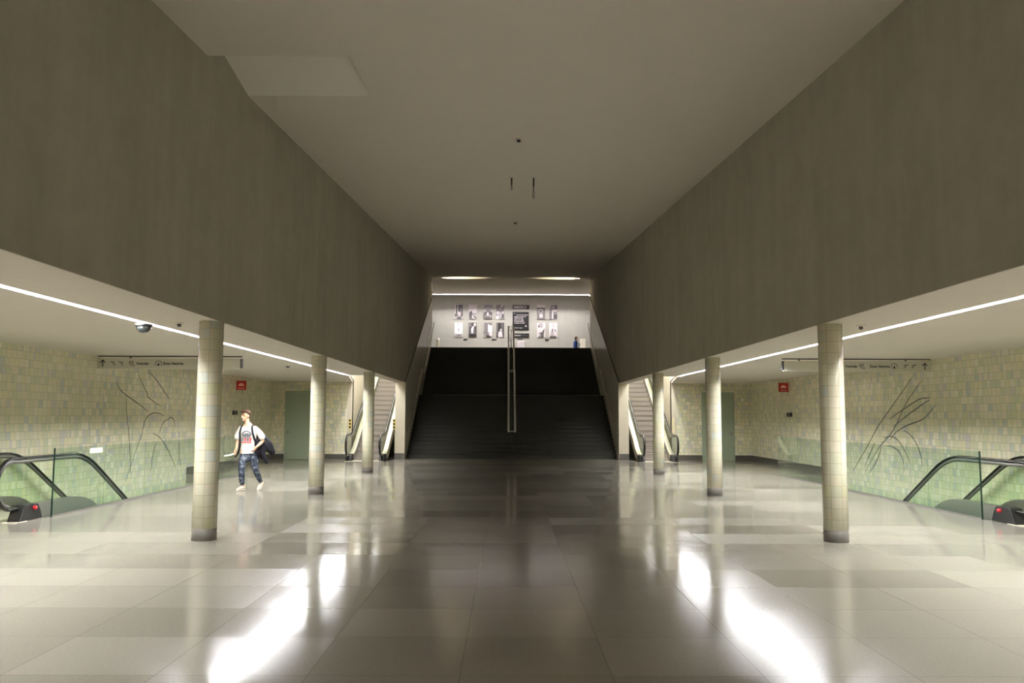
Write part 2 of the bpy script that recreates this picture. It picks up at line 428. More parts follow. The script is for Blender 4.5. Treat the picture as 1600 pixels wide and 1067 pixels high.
# aisle ceilings, with the slot over the escalator foot
for s, nm in ((-1, 'ceiling_left'), (1, 'ceiling_right')):
    b = MB()
    b.box(*sorted((s * (A + .002), s * 5.29)), Y0, 26.75, H, H + .1, M['ceil'])
    b.box(*sorted((s * 5.41, s * W)), Y0, 26.75, H, H + .1, M['ceil'])
    b.prism([(s * 5.35, 26.75), (s * W, 26.75), (s * W, YB), (s * SH, YB)], 2, H, H + .1, M['ceil'])
    b.box(*sorted((s * (A + .002), s * T)), 26.75, YB, H, H + .1, M['ceil'])
    struct(b.build(nm))
# main ceiling with a recess on the left, its face sloped to catch light
b = MB(); hx, h0, h1 = -2.31, 10.65, 12.37
def slab(x0, x1, y0, y1):
    b.prism([(y0, cz(y0)), (y1, cz(y1)), (y1, cz(y1) + .12), (y0, cz(y0) + .12)], 0, x0, x1, M['ceil'])
slab(-A, A, Y0, h0); slab(hx, A, h0, h1); slab(-A, A, h1, YE)
b.prism([(h1, cz(h1) + .002), (h1, cz(h1) + .12), (h0 - .1, cz(h0) + .50), (h0 - .1, cz(h0) + .38)], 0, -A, hx, M['hatch'])
b.box(-A, hx, h0 - .1, h0, cz(h0) + .12, cz(h0) + .44, M['ceil']); b.prism([(h0 - .1, cz(h0) + .12), (h1, cz(h1) + .06), (h1, cz(h1) + .12), (h0 - .1, cz(h0) + .5)], 0, hx, hx + .1, M['ceil'])
struct(b.build('ceiling'))
b = MB(); slab(-W, W, YE, 56.0); slab(-W, W, 56.14, YF); struct(b.build('ceiling_upper'))
b = MB(); b.box(-W, W, YF, YF + .2, ZU, 11.5, M['far']); struct(b.build('wall_far'))
b = MB()
for s in (-1, 1): b.box(*sorted((s * W, s * (W + .2))), YE - 1, YF, ZU - .3, 11.5, M['far'])
for s in (-1, 1): b.box(*sorted((s * SH, s * W)), YE - .2, YE, ZU - .3, 11.5, M['far'])
struct(b.build('wall_upper_sides'))
b = MB(); b.box(-W, W, YE - .06, YF, ZU - .3, ZU, M['floor']); struct(b.build('floor_upper'))
b = MB(); b.box(-W - .25, W + .25, Y0 - .2, Y0, 0, 6.5, M['plaster']); struct(b.build('wall_behind'))

# ------------------------------------------------------------------ light lines
def light_line(label, sx):
    t = thing('light_line', label, 'light', (sx * 5.35, 0, H))
    n = 24; L = (26.72 - Y0) / n
    b = MB()
    b.box(-.059, -.056, Y0, 26.748, -.002, .078, M['channel']); b.box(.056, .059, Y0, 26.748, -.002, .078, M['channel'])
    b.box(-.059, .059, Y0, 26.748, .078, .095, M['channel']); b.box(-.056, .056, 26.745, 26.748, -.002, .078, M['channel']); b.build('housing', t)
    for k in range(n):
        o = -sx * .020 + .003 * (1 if k % 2 else -1); y0 = Y0 + k * L
        b = MB(); b.box(o - .033, o + .033, y0 + .01, y0 + L - .01, .036, .046, M['tube']); b.build('tube', t)
light_line('long bright white light line along the left aisle ceiling', -1)
light_line('long bright white light line along the right aisle ceiling', 1)
for s, nm in ((-1, 'left'), (1, 'right')):     # short line in the slot, and the one rising in the shaft
    t = thing('light_line', 'short light line hidden in the ceiling slot above the %s escalator foot' % nm, 'light', (s * 5.3, 31.6, H + .5))
    b = MB(); b.box(-.62, .62, -.05, .05, 0, .03, M['box']); b.build('housing', t)
    b = MB(); b.box(-.60, .60, -.03, .03, -.02, 0, M['slott']); b.build('tube', t)
    t = thing('light_line', 'light line rising along the roof of the %s escalator shaft' % nm, 'light')
    b = MB(); z = lambda y: H + (y - 26.6) * .34 + 1.2 * (y - 26.6) / (YE - 26.6) - .03
    b.prism([(28, z(28) + .08), (43, z(43) + .02), (43, z(43) - .02), (28, z(28) + .02)], 0, *sorted((s * 5.45, s * 5.55)), M['shaftt']); b.build('tube', t)
# upper hall
t = thing('light_line', 'bright lilac white light line across the top of the far wall', 'light', (0, 56.07, cz(56.07)))
b = MB(); b.box(-5.4, 5.4, -.068, -.065, -.006, .1, M['channel']); b.box(-5.4, 5.4, .065, .068, -.006, .1, M['channel']); b.box(-5.4, 5.4, -.068, .068, .1, .112, M['channel']); b.build('housing', t)
for k in range(8):
    b = MB(); b.box(-5.4 + 1.35 * k + .01, -5.4 + 1.35 * (k + 1) - .01, -.05, .05, .075, .088, M['ltube']); b.build('tube', t)
for s, nm in ((-1, 'left'), (1, 'right')):
    t = thing('light_line', 'end of the upper hall light line on the %s, meeting the far line' % nm, 'light')
    b = MB(); y0, y1 = YE + .5, 56.0
    b.prism([(y0, cz(y0) - .05), (y1, cz(y1) - .05), (y1, cz(y1) - .10), (y0, cz(y0) - .10)], 0, *sorted((s * 5.38, s * 5.46)), M['ltube2']); b.build('tube', t)
    # uplight on the end of the side wall
    t = thing('uplight', 'small wall lamp washing the ceiling at the %s end of the stair wall' % nm, 'lamp', (s * 4.30, YE + .16, cz(YE) - .85))
    b = MB(); b.prism([(-.1, 0), (.1, 0), (.14, .12), (-.14, .12)], 1, -.08, .08, M['box']); b.build('housing', t)
    l = bpy.data.lights.new('uplight_bulb', 'SPOT'); l.energy = 900; l.color = (1, .86, .62); l.spot_size = .80; l.spot_blend = .35; l.shadow_soft_size = .04
    lo = bpy.data.objects.new('bulb', l); C.objects.link(lo); lo.parent = t; lo.location = (-s * .16, 0, .10)
    lo.rotation_euler = Vector((-s * 1.0, -.10, .70)).to_track_quat('-Z', 'Y').to_euler()

# ------------------------------------------------------------------ columns
ords = ('nearest', 'middle', 'farthest')
for s in (-1, 1):
    for k, y in enumerate(COLY):
        t = thing('tiled_column', 'cream tiled round column, %s of the three in the %s row' % (ords[k], 'left' if s < 0 else 'right'), 'column', (s * CX, y, 0), 0, 'tiled columns')
        b = MB(); b.lathe([(.166, 0), (.166, .155), (.163, .158)], M['colbase'], 48); b.build('column_base', t)
        b = MB(); b.lathe([(.165, .158), (.165, 1.0), (.165, 2.0), (.165, H - .002)], M['tilec'], 64); b.build('shaft', t)

# ------------------------------------------------------------------ staircase
ST = 33.25; NR = 16; TR = .285; RI = .165
st = thing('staircase', 'wide black granite staircase in two flights between stone-clad walls', 'staircase', (0, ST, 0))
def flight(y0, z0):
    b = MB(); b.prism([(y0 - ST, z0 - .02), (y0 - ST + NR * TR, z0 + NR * RI - .2), (y0 - ST + NR * TR, z0 - .02)], 0, -4.18, 4.18, M['stair'])
    fo = b.build('flight', st)
    for i in range(NR):
        b = MB(); ya = y0 - ST + i * TR; za = z0 + i * RI
        b.box(-4.19, 4.19, ya, ya + TR + .04, za, za + RI - .03, M['stair'])
        b.box(-4.19, 4.19, ya - .015, ya + TR + .04, za + RI - .03, za + RI, M['stair']); b.build('step', fo)
flight(ST, 0)
LY = ST + NR * TR; LZ = NR * RI
b = MB(); b.box(-4.19, 4.19, LY - ST - .01, LY - ST + 1.2, LZ - .12, LZ, M['stair']); b.build('landing', st)
b = MB(); b.box(-3.55, 4.19, LY - ST - .02, LY - ST + .02, LZ, LZ + .014, M['white']); b.build('nosing', st)
flight(LY + 1.1, LZ)
# centre handrails and wall handrails
def rail_pair(label, pa, pb, extra=None):
    t = thing('handrail', label, 'handrail', (0, pa[0], 0))
    for x in (-.13, .13):
        b = MB(); pts = [(x, pa[0], pa[1]), (x, pb[0], pb[1])]
        if extra: pts.append((x, *extra))
        pts = [(p[0], p[1] - pa[0], p[2]) for p in pts]
        b.tube(pts, .044, M['railw'], 12); b.build('rail', t)
    b = MB(); b.tube([(-.13, 0, pa[1]), (.13, 0, pa[1])], .02, M['steel'], 8); b.build('crossbar', t)
    b = MB(); b.tube([(-.13, pb[0] - pa[0], pb[1]), (.13, pb[0] - pa[0], pb[1])], .02, M['steel'], 8); b.build('crossbar', t)
    return t
def posts(t, ys, zf, zr):
    for y in ys:
        b = MB(); b.tube([(0, y - t.location.y, zf(y)), (0, y - t.location.y, zr(y) - .01)], .02, M['dark'], 8, caps=False)
        b.tube([(-.13, y - t.location.y, zr(y)), (.13, y - t.location.y, zr(y))], .010, M['dark'], 8); b.build('post', t)
sl = RI / TR
r1 = lambda y: 1.12 + (y - ST) * sl
r2 = lambda y: LZ + RI + .98 + (y - LY - 1.1) * sl
t = rail_pair('lower double steel handrail down the middle of the stairs', (ST - .05, r1(ST - .05)), (LY + .05, r1(LY + .05)))
stepz = lambda y, y0, z0: z0 + (math.floor((y - y0) / TR) + 1) * RI
posts(t, [ST + .1, ST + 1.5, ST + 3.0, LY - .2], lambda y: stepz(y, ST, 0), r1)
t = rail_pair('upper double steel handrail in the middle, reaching above the top step', (LY + 1.1, r2(LY + 1.1)), (YE - .1, r2(YE - .1)), (YE + .45, ZU + .99))
posts(t, [LY + 1.25, LY + 2.7, LY + 4.2, YE + .25], lambda y: min(ZU, stepz(y, LY + 1.1, LZ)), lambda y: min(r2(y), ZU + .99))
for s, nm in ((-1, 'left'), (1, 'right')):
    for lo, (y0, y1, zf) in (('lower', (ST - .1, LY + .1, r1)), ('upper', (LY + 1.0, YE + .3, lambda y: r2(y) - .02))):
        t = thing('wall_handrail', '%s steel tube handrail on the %s stair wall' % (lo, nm), 'handrail', (s * 4.10, y0, 0))
        b = MB(); b.tube([(0, 0, zf(y0)), (0, y1 - y0, zf(y1))], .027, M['steel'], 10); b.build('rail', t)
        for k in range(4):
            y = y0 + .15 + (y1 - y0 - .3 - (.3 if lo == 'upper' else 0)) * k / 3
            b = MB(); b.tube([(s * .094, y - y0, zf(y) - .06), (s * .02, y - y0, zf(y) - .07), (0, y - y0, zf(y) - .01)], .012, M['steelp'], 8); b.build('bracket', t)

# ------------------------------------------------------------------ escalators
def arc(c, r, a0, a1, n):
    return [(c[0] + r * math.cos(a0 + (a1 - a0) * i / n), c[1] + r * math.sin(a0 + (a1 - a0) * i / n)) for i in range(n + 1)]
def escalator(name, label, loc, s, up, hs, run, group=None):
    """s: -1 left / +1 right (which side), up True/False, hs half distance of handrails, run length of slope in y"""
    t = thing(name, label, 'escalator', loc, 0, group)
    tn = math.tan(math.radians(30)) * (1 if up else -1)
    yb = .95 if up else 2.25                      # where the slope starts
    def zl(y, z0):                                # smoothed broken line
        k = .45; d = y - yb
        q = 0 if d < -k else (d if d > k else (d + k) ** 2 / (4 * k))
        return z0 + tn * min(q, run)
    ys = [.15 + .2 * i for i in range(int((yb + run + .9 - .15) / .2))]
    for sx in (-1, 1):
        x = sx * hs
        # handrail with its newel loop
        loop = [(.50, .14), (.32, .18), (.12, .215)] + arc((.02, .60), .40, math.radians(262), math.radians(90), 14)
        pts = [(y, z) for y, z in loop] + [(y, zl(y, 1.0)) for y in ys]
        b = MB(); b.tube([(x, y, z) for y, z in pts], [(.042, .022)] * len(pts), M['rubber'], 10, side=(1, 0, 0)); b.build('handrail', t)
        # rail profile under the handrail
        ins = [(y, z) for y, z in arc((.02, .60), .355, math.radians(262), math.radians(90), 12)] + [(y, zl(y, .945)) for y in ys]
        b = MB(); b.tube([(x, y, z) for y, z in ins], [(.022, .03)] * len(ins), M['steel'] if up else M['guide'], 8, side=(1, 0, 0)); b.build('handrail_guide', t)
        # glass
        low = [(y, zl(y, .24)) for y in ys if y > .5]; top = [(y, z) for y, z in ins]
        poly = top + low[::-1] + [(.2, .25)]
        b = MB(); b.prism(poly, 0, x - .006, x + .006, M['bglass']); b.build('balustrade_glass', t)
        # decking
        dz = lambda y: zl(y, .24)
        dp = [(.40, .02), (.40, .16), (.55, .235)] + [(y, dz(y)) for y in ys if y > .6]
        dp2 = [(y, zl(y, -.12 if up else -.35)) for y in ys if y > 1.2][::-1] + [(.9, -.0 if up else .0)]
        b = MB(); b.prism(dp + dp2 + [(.40, .0)], 0, x - .085, x + .085, M['deck'] if up else M['steelp']); b.build('skirt', t)
        # black newel foot
        b = MB(); b.prism([(.12, .0), (.24, .25), (.42, .27), (.62, .25), (.70, .14), (.76, .0)], 0, x - .105, x + .105, M['black']); nf = b.build('newel_foot', t, bevel=.01)
        if not up and sx == -s:
            b = MB(); b.tube([(x - s * .105, .50, .19), (x - s * .125, .50, .19)], .035, M['red'], 14); b.build('stop_button', nf)
    # landing plate and comb
    w_ = hs - .1
    b = MB(); b.box(-hs - .12, hs + .12, -.05, .30, .0, .008, M['deck']); b.box(-w_, w_, .30, yb - .2, .0, .012, M['deck']); b.build('landing_plate', t)
    # steps
    y = yb - .25; z = -.18 if up else -.2; n = 0; L = .36
    b0 = None
    nst = int((run + .1) / L)
    for i in range(nst):
        ya = y + L * i; za = zl(ya + L, 0) if up else zl(ya + .1, 0)
        b = MB(); hgt = .21
        b.box(-w_ + .02, w_ - .02, ya, ya + L, za - .03, za, M['step'])
        prof = [(ya + .005, za - .03), (ya + .03, za - hgt + .04), (ya + .05, za - hgt), (ya + .2, za - hgt), (ya + .2, za - .03)] if up else [(ya + L - .005, za - .03), (ya + L - .03, za - hgt + .04), (ya + L - .05, za - hgt), (ya + .2, za - hgt), (ya + .2, za - .03)]
        b.prism(prof, 0, -w_ + .02, w_ - .02, M['step'])
        yy = ya - .003 if up else ya + L - .003
        b.box(-w_ + .02, w_ - .02, yy, yy + .006, za - .028, za - .014, M['stepline'])
        b.build('step', t)
    # truss below
    b = MB(); b.prism([(.6, -.02), (yb + .3, -.02 if up else -.28), (yb + run, zl(yb + run, -.5)), (yb + run, zl(yb + run, -.9)), (.6, -.24)] if not up else
                      [(.6, -.01), (yb, -.01), (yb + run, zl(yb + run, -.45)), (yb + run, -.01)], 0, -w_, w_, M['dark']); b.build('truss', t)
    return t
escalator('escalator', 'rising escalator left of the staircase, behind the farthest left column', (-5.50, 31.0, 0), -1, True, .62, 9.14)
escalator('escalator', 'rising escalator right of the staircase, behind the farthest right column', (5.50, 31.0, 0), 1, True, .62, 9.14)
escalator('escalator', 'descending escalator sunk behind the glass guard by the left tiled wall', (-8.58, 13.15, 0), -1, False, .60, 8.0)
escalator('escalator', 'descending escalator sunk behind the glass guard by the right tiled wall', (8.58, 13.15, 0), 1, False, .60, 8.0)

# ------------------------------------------------------------------ glass guards
for s, nm in ((-1, 'left'), (1, 'right')):
    gx = s * 7.76
    t = thing('glass_guard', 'low green glass guard around the descending escalator on the %s' % nm, 'glass guard', (gx, 13.97, 0))
    cuts = [0, 1.75, 3.5, 5.25, 7.0, 8.75, 10.4]
    for a, c in zip(cuts, cuts[1:]):
        b = MB(); b.box(-.008, .008, a + .004, c - .004, 0, 1.13, M['glass']); g = b.build('pane', t)
    b = MB(); b.box(-.012, .012, -.012, 0, 0, 1.14, simple('dark glass edge', (.01, .03, .022), .1)); b.build('edge_trim', t)
    b = MB(); b.box(-.02, -.009, 0, 10.4, 0, .03, M['steelp']); b.box(.009, .02, 0, 10.4, 0, .03, M['steelp']); b.build('floor_channel', t)
    if s < 0:
        b = MB(); b.box(.009, .011, 1.15, 1.62, 1.0, 1.09, M['white']); stk = b.build('sticker', t); stk['label'] = 'small pale notice sticker near the top edge'

# ------------------------------------------------------------------ line drawings on the tiles
R_ = [[(19.38, 2.73), (20.22, 2.2), (21.37, 1.49), (22.27, 0.79), (23.05, 0.23)], [(19.03, 2.57), (19.85, 2.04), (20.56, 1.39), (21.41, 0.91), (22.23, 0.29)], [(18.72, 2.15), (19.22, 2.12), (20.02, 1.89), (20.78, 1.65)], [(18.72, 2.1), (19.08, 2.0), (19.87, 1.73), (20.55, 1.47)], [(18.45, 1.99), (18.96, 1.71), (19.26, 1.62), (19.89, 1.5), (20.46, 1.32), (20.75, 1.14)], [(20.03, 1.38), (19.75, 1.31), (19.45, 1.11), (19.24, 0.82), (19.2, 0.56)], [(21.1, 1.18), (20.68, 1.23), (20.34, 1.14), (20.03, 0.92), (19.77, 0.63)], [(20.98, 0.98), (20.63, 0.97), (20.3, 0.86), (20.12, 0.65), (20.08, 0.38)], [(21.63, 1.04), (21.87, 0.81), (22.3, 0.37)], [(21.18, 1.08), (21.47, 0.66), (22.01, 0.23)]]
L_ = [[(19.51, 2.46), (19.76, 2.27), (20.28, 2.1), (20.9, 1.92), (21.33, 1.76)], [(20.64, 2.7), (20.92, 2.47), (21.21, 2.24), (21.25, 2.16), (21.69, 2.02), (22.1, 1.92)], [(21.22, 2.81), (21.75, 2.6), (22.23, 2.33), (22.63, 2.12)], [(22.29, 1.67), (22.0, 1.73), (21.72, 1.75), (21.41, 1.7), (21.16, 1.57), (21.03, 1.34), (20.98, 1.18), (20.75, 0.87), (20.45, 0.45), (20.21, 0.1)], [(20.04, 2.1), (20.11, 1.74), (20.26, 1.28), (20.37, 0.81), (20.46, 0.26)], [(22.52, 1.55), (22.76, 1.63), (22.99, 1.54), (23.06, 1.35)], [(22.51, 1.58), (22.23, 1.46), (22.05, 1.23)], [(21.65, 1.22), (22.06, 1.11), (22.5, 0.86), (22.97, 0.47), (23.23, 0.23)], [(23.4, 1.04), (23.45, 0.59), (23.59, 0.23)], [(21.87, 1.0), (21.71, 0.67), (21.6, 0.23)]]
def spline(p, n=8):
    out = []
    for i in range(len(p) - 1):
        q = [Vector(p[max(i - 1, 0)]), Vector(p[i]), Vector(p[i + 1]), Vector(p[min(i + 2, len(p) - 1)])]
        for k in range(n):
            u = k / n
            out.append(.5 * ((2 * q[1]) + (-q[0] + q[2]) * u + (2 * q[0] - 5 * q[1] + 4 * q[2] - q[3]) * u * u + (-q[0] + 3 * q[1] - 3 * q[2] + q[3]) * u ** 3))
    out.append(Vector(p[-1])); return out
for s, P, lb in ((-1, L_, 'curved dark plant-like line drawing on the left tiled wall'), (1, R_, 'branching dark line drawing fanning over the right tiled wall')):
    b = MB()
    for st_ in P:
        q = spline(st_); n = len(q)
        b.tube([(s * (W - .001), v.x, v.y) for v in q], [(.002, .006 + .010 * math.sin(PI * min(1, (i + 2) / (n + 2)))) for i in range(n)], M['draw'], 6, side=(1, 0, 0))
    tag(b.build('line_drawing'), lb, 'wall drawing')

# ------------------------------------------------------------------ signs
def icon(b, cx, cz_, kind, m, y=-.001):
    """small pictograms about 12 cm"""
    def bar(x0, z0, x1, z1, w=.010):
        d = Vector((x1 - x0, 0, z1 - z0)); n = Vector((-d.z, 0, d.x)).normalized() * w
        b.add([(cx + x0 + n.x, y, cz_ + z0 + n.z), (cx + x1 + n.x, y, cz_ + z1 + n.z), (cx + x1 - n.x, y, cz_ + z1 - n.z), (cx + x0 - n.x, y, cz_ + z0 - n.z)], [(0, 1, 2, 3)], m)
    if kind == 'arrow':
        bar(0, -.07, 0, .07, .012); bar(-.055, .015, 0, .075, .011); bar(.055, .015, 0, .075, .011)
    elif kind == 'esc':
        bar(-.055, .035, -.02, .035, .007); bar(-.02, .035, .03, -.03, .007); bar(.03, -.03, .06, -.03, .007); bar(.0, .045, .045, .005, .006); bar(.035, .03, .045, .005, .006)
    elif kind == 'escr':
        bar(.055, .035, .02, .035, .007); bar(.02, .035, -.03, -.03, .007); bar(-.03, -.03, -.06, -.03, .007); bar(.0, .045, -.045, .005, .006); bar(-.035, .03, -.045, .005, .006)
    elif kind == 'fun':
        bar(-.05, .05, .03, .05, .006); bar(.03, .05, .03, -.01, .006); bar(.03, -.01, -.05, -.01, .006); bar(-.05, -.01, -.05, .05, .006); bar(-.05, .02, .03, .02, .005); bar(-.03, -.03, .05, -.06, .006); bar(.05, -.06, .06, -.02, .006)
    elif kind == 'zone':
        bar(-.065, -.05, -.065, .03, .006); bar(-.065, .03, -.035, .055, .006); bar(-.035, .055, .035, .055, .006); bar(.035, .055, .065, .03, .006); bar(.065, .03, .065, -.05, .006)
        bar(0, -.05, 0, .005, .02)
def hanging_sign(label, x0, x1, s):
    y = 18.3; z0, z1 = 2.715, 2.945
    t = thing('hanging_sign', label, 'sign', ((x0 + x1) / 2, y, 0)); hw = (x1 - x0) / 2
    b = MB(); b.box(-hw, hw, 0, .12, z0, z1, M['sign']); b.build('board', t, bevel=.004)
    b = MB(); b.box(-hw - .03 if s > 0 else -hw, hw if s > 0 else hw + .03, .01, .05, H - .022, H - .0005, M['dark']); b.build('ceiling_rail', t)
    for x in (-hw + .72, hw - .42) if s < 0 else (-hw + .35, hw - .55):
        b = MB(); b.tube([(x, .03, z1), (x, .03, H - .02)], .018, M['dark'], 8, caps=False); b.build('hanger', t)
    e = hw if s < 0 else -hw
    b = MB(); b.box(min(e, e - s * .025), max(e, e - s * .025), .0, .12, z0 + .03, z1 - .003, M['black']); b.build('end_cap', t)
    b = MB(); m = M['ink']; zc = (z0 + z1) / 2
    z2 = zc - .025
    if s < 0:
        icon(b, -hw + .12, zc, 'arrow', m); icon(b, -hw + .34, zc, 'esc', m); icon(b, -hw + .52, zc, 'esc', m); icon(b, -hw + .76, zc, 'fun', M['inkred']); icon(b, -hw + 1.35, zc, 'zone', m)
        text_mesh('Funicular', .078, m, 'lettering', t, (-hw + .87, -.002, z2), sx=.95); text_mesh('Zona Histórica', .078, m, 'lettering', t, (-hw + 1.45, -.002, z2), sx=.95)
    else:
        icon(b, hw - .14, zc, 'arrow', m); icon(b, hw - .38, zc, 'escr', m); icon(b, hw - .56, zc, 'escr', m); icon(b, hw - .82, zc, 'zone', m); icon(b, hw - 1.54, zc, 'fun', m)
        text_mesh('Zona Histórica', .078, m, 'lettering', t, (hw - .92, -.002, z2), align='RIGHT', sx=.95); text_mesh('Funicular', .078, m, 'lettering', t, (hw - 1.64, -.002, z2), align='RIGHT', sx=.95)
    b.build('pictogram', t)
hanging_sign('grey hanging direction sign on the left, arrow at its left end', -9.27, -6.11, -1)
hanging_sign('grey hanging direction sign on the right, arrow at its right end', 5.96, 9.24, 1)
for s, nm in ((-1, 'left'), (1, 'right')):      # red projecting signs
    t = thing('red_sign', 'small square red sign sticking out from the %s tiled wall' % nm, 'sign', (s * 9.39, 28.1, 2.70))
    b = MB(); b.box(*sorted((-s * .01, -s * .34)), -.01, .01, -.15, .16, M['redsign']); b.build('board', t)
    b = MB(); cx = -s * .175
    b.add([(cx + p[0], -.012, p[1]) for p in arc((0, -.02), .10, 0, PI, 12)], [tuple(range(13))], M['redlight'])
    for k in range(4): b.box(cx - .10 + k * .055, cx - .065 + k * .055, -.013, -.012, -.11, -.08, M['redlight'])
    b.build('emblem', t)
    t = thing('wall_cabinet', 'flush tile-green wall cabinet with two dark latches on the %s wall' % nm, 'cabinet', (s * 9.398, 28.1, 1.1))
    b = MB(); b.box(*sorted((0, -s * .012)), -.7, .7, -.45, .78, M['tiley']); b.build('door', t)
    for yy in (-.22, .08):
        b = MB(); b.box(*sorted((-s * .013, -s * .05)), yy - (.09 if yy < 0 else .04), yy + (.09 if yy < 0 else .04), .61, .75, M['black']); b.build('latch', t)
for x, lb in ((-6.345, 'black and yellow warning strip on the wall edge left of the left escalator'), (-4.62, 'black and yellow warning strip on the pier beside the left escalator')):
    t = thing('warning_strip', lb, 'sign', (x, YB - .018, 1.37))
    b = MB(); b.box(-.05, .05, -.006, 0, -.2, .2, M['yellow']); b.build('plate', t)
    b = MB()
    for k in (-1, 0, 1): b.add([(-.05, -.008, k * .13 + .02), (0, -.008, k * .13 + .06), (.05, -.008, k * .13), (0, -.008, k * .13 - .06)], [(0, 1, 2, 3)], M['black'])
    b.build('diamond_marks', t)
t = thing('edge_strip', 'pale yellow vertical strip on the wall edge right of the right escalator', 'sign', (6.345, YB - .018, 1.40))
b = MB(); b.box(-.03, .03, -.006, 0, -.35, .25, simple('pale yellow strip', (.80, .70, .38), .5)); b.build('plate', t)

# ------------------------------------------------------------------ ceiling fittings
t = thing('dome_camera', 'dark dome security camera on the left aisle ceiling beside the light line', 'camera', (-5.30, 11.55, H - .034))
b = MB(); b.lathe([(.115, 0), (.12, -.02), (.105, -.035)], M['dark'], 28); b.build('base', t)
b = MB(); b.lathe([(.10, -.035), (.092, -.075), (.06, -.11), (.02, -.125)], simple('camera dome', (.03, .035, .035), .05), 28); b.build('dome', t)
def detector(label, x, y, z, r=.06):
    t = thing('detector', label, 'detector', (x, y, z))
    b = MB(); b.lathe([(r, 0), (r, -.012), (r * .8, -.02)], M['ceil'], 24); b.build('base', t)
    b = MB(); b.lathe([(r * .45, -.02), (r * .5, -.05), (r * .3, -.062)], M['dark'], 20); b.build('head', t)
detector('small ceiling detector left of the nearest left column', -4.84, 11.64, H)
detector('small ceiling detector right of the nearest right column', 4.81, 11.6, H)
detector('small detector on the left aisle ceiling before the middle column', -5.95, 21.67, H, .09)
detector('round detector on the main ceiling, nearer than the hanging cables', 0.0, 14.85, cz(14.85), .075)
detector('tiny detector on the main ceiling beyond the hanging cables', .03, 24.6, cz(24.6), .07)
for x, L, lp, lb in ((-.115, .17, .12, 'shorter black cable with a loop hanging from the main ceiling'), (.38, .20, .30, 'longer black cable with a loop hanging from the main ceiling')):
    t = thing('hanging_cable', lb, 'cable', (x, 18.2, cz(18.2)))
    b = MB(); b.lathe([(.05, 0), (.05, -.01), (.02, -.018)], M['ceil'], 16); b.build('ceiling_plate', t)
    b = MB(); b.tube([(0, 0, -.01), (0, 0, -L)], .017, M['black'], 10); b.build('rod', t)
    b = MB(); w_ = .016 if lp < .2 else .02
    b.tube([(0, 0, -L), (-w_, 0, -L - lp * .55), (-w_ * .9, 0, -L - lp * .85), (0, 0, -L - lp), (w_ * .9, 0, -L - lp * .85), (w_, 0, -L - lp * .55), (0, 0, -L)], .0055, M['black'], 6); b.build('cable_loop', t)

# ------------------------------------------------------------------ photographs and panels on the far wall
XW = YF - .012
def sc(x): return x * YF / 57.0
def photo(label, cx, cz_, shapes, bg):
    w_, h_ = .57, 1.03
    t = thing('photo_print', label, 'photograph', (cx, XW, cz_), 0, 'black and white photographs on the far wall')
    b = MB(); b.box(-w_ / 2, w_ / 2, -.02, .01, -h_ / 2, h_ / 2, M['white']); b.build('backing', t)
    b = MB(); b.box(-w_ / 2 + .005, w_ / 2 - .005, -.022, -.0205, -h_ / 2 + .005, h_ / 2 - .005, M['g%d' % bg])
    for k, sh in enumerate(shapes):
        y = -.0235 - .0006 * k; g = M['g%d' % sh[1]]
        X = lambda u: (u - .5) * (w_ - .01); Z = lambda v: (v - .5) * (h_ - .01)
        if sh[0] == 'r': _, _, x0, x1, z0, z1 = sh; p = [(x0, z0), (x1, z0), (x1, z1), (x0, z1)]
        elif sh[0] == 'e':
            _, _, ex, ez, rx, rz = sh; p = [(min(1, max(0, ex + rx * math.cos(a * PI / 8))), min(1, max(0, ez + rz * math.sin(a * PI / 8)))) for a in range(16)]
        else: p = sh[2]
        b.add([(X(u), y, Z(v)) for u, v in p], [tuple(range(len(p)))], g)
    b.build('picture', t)
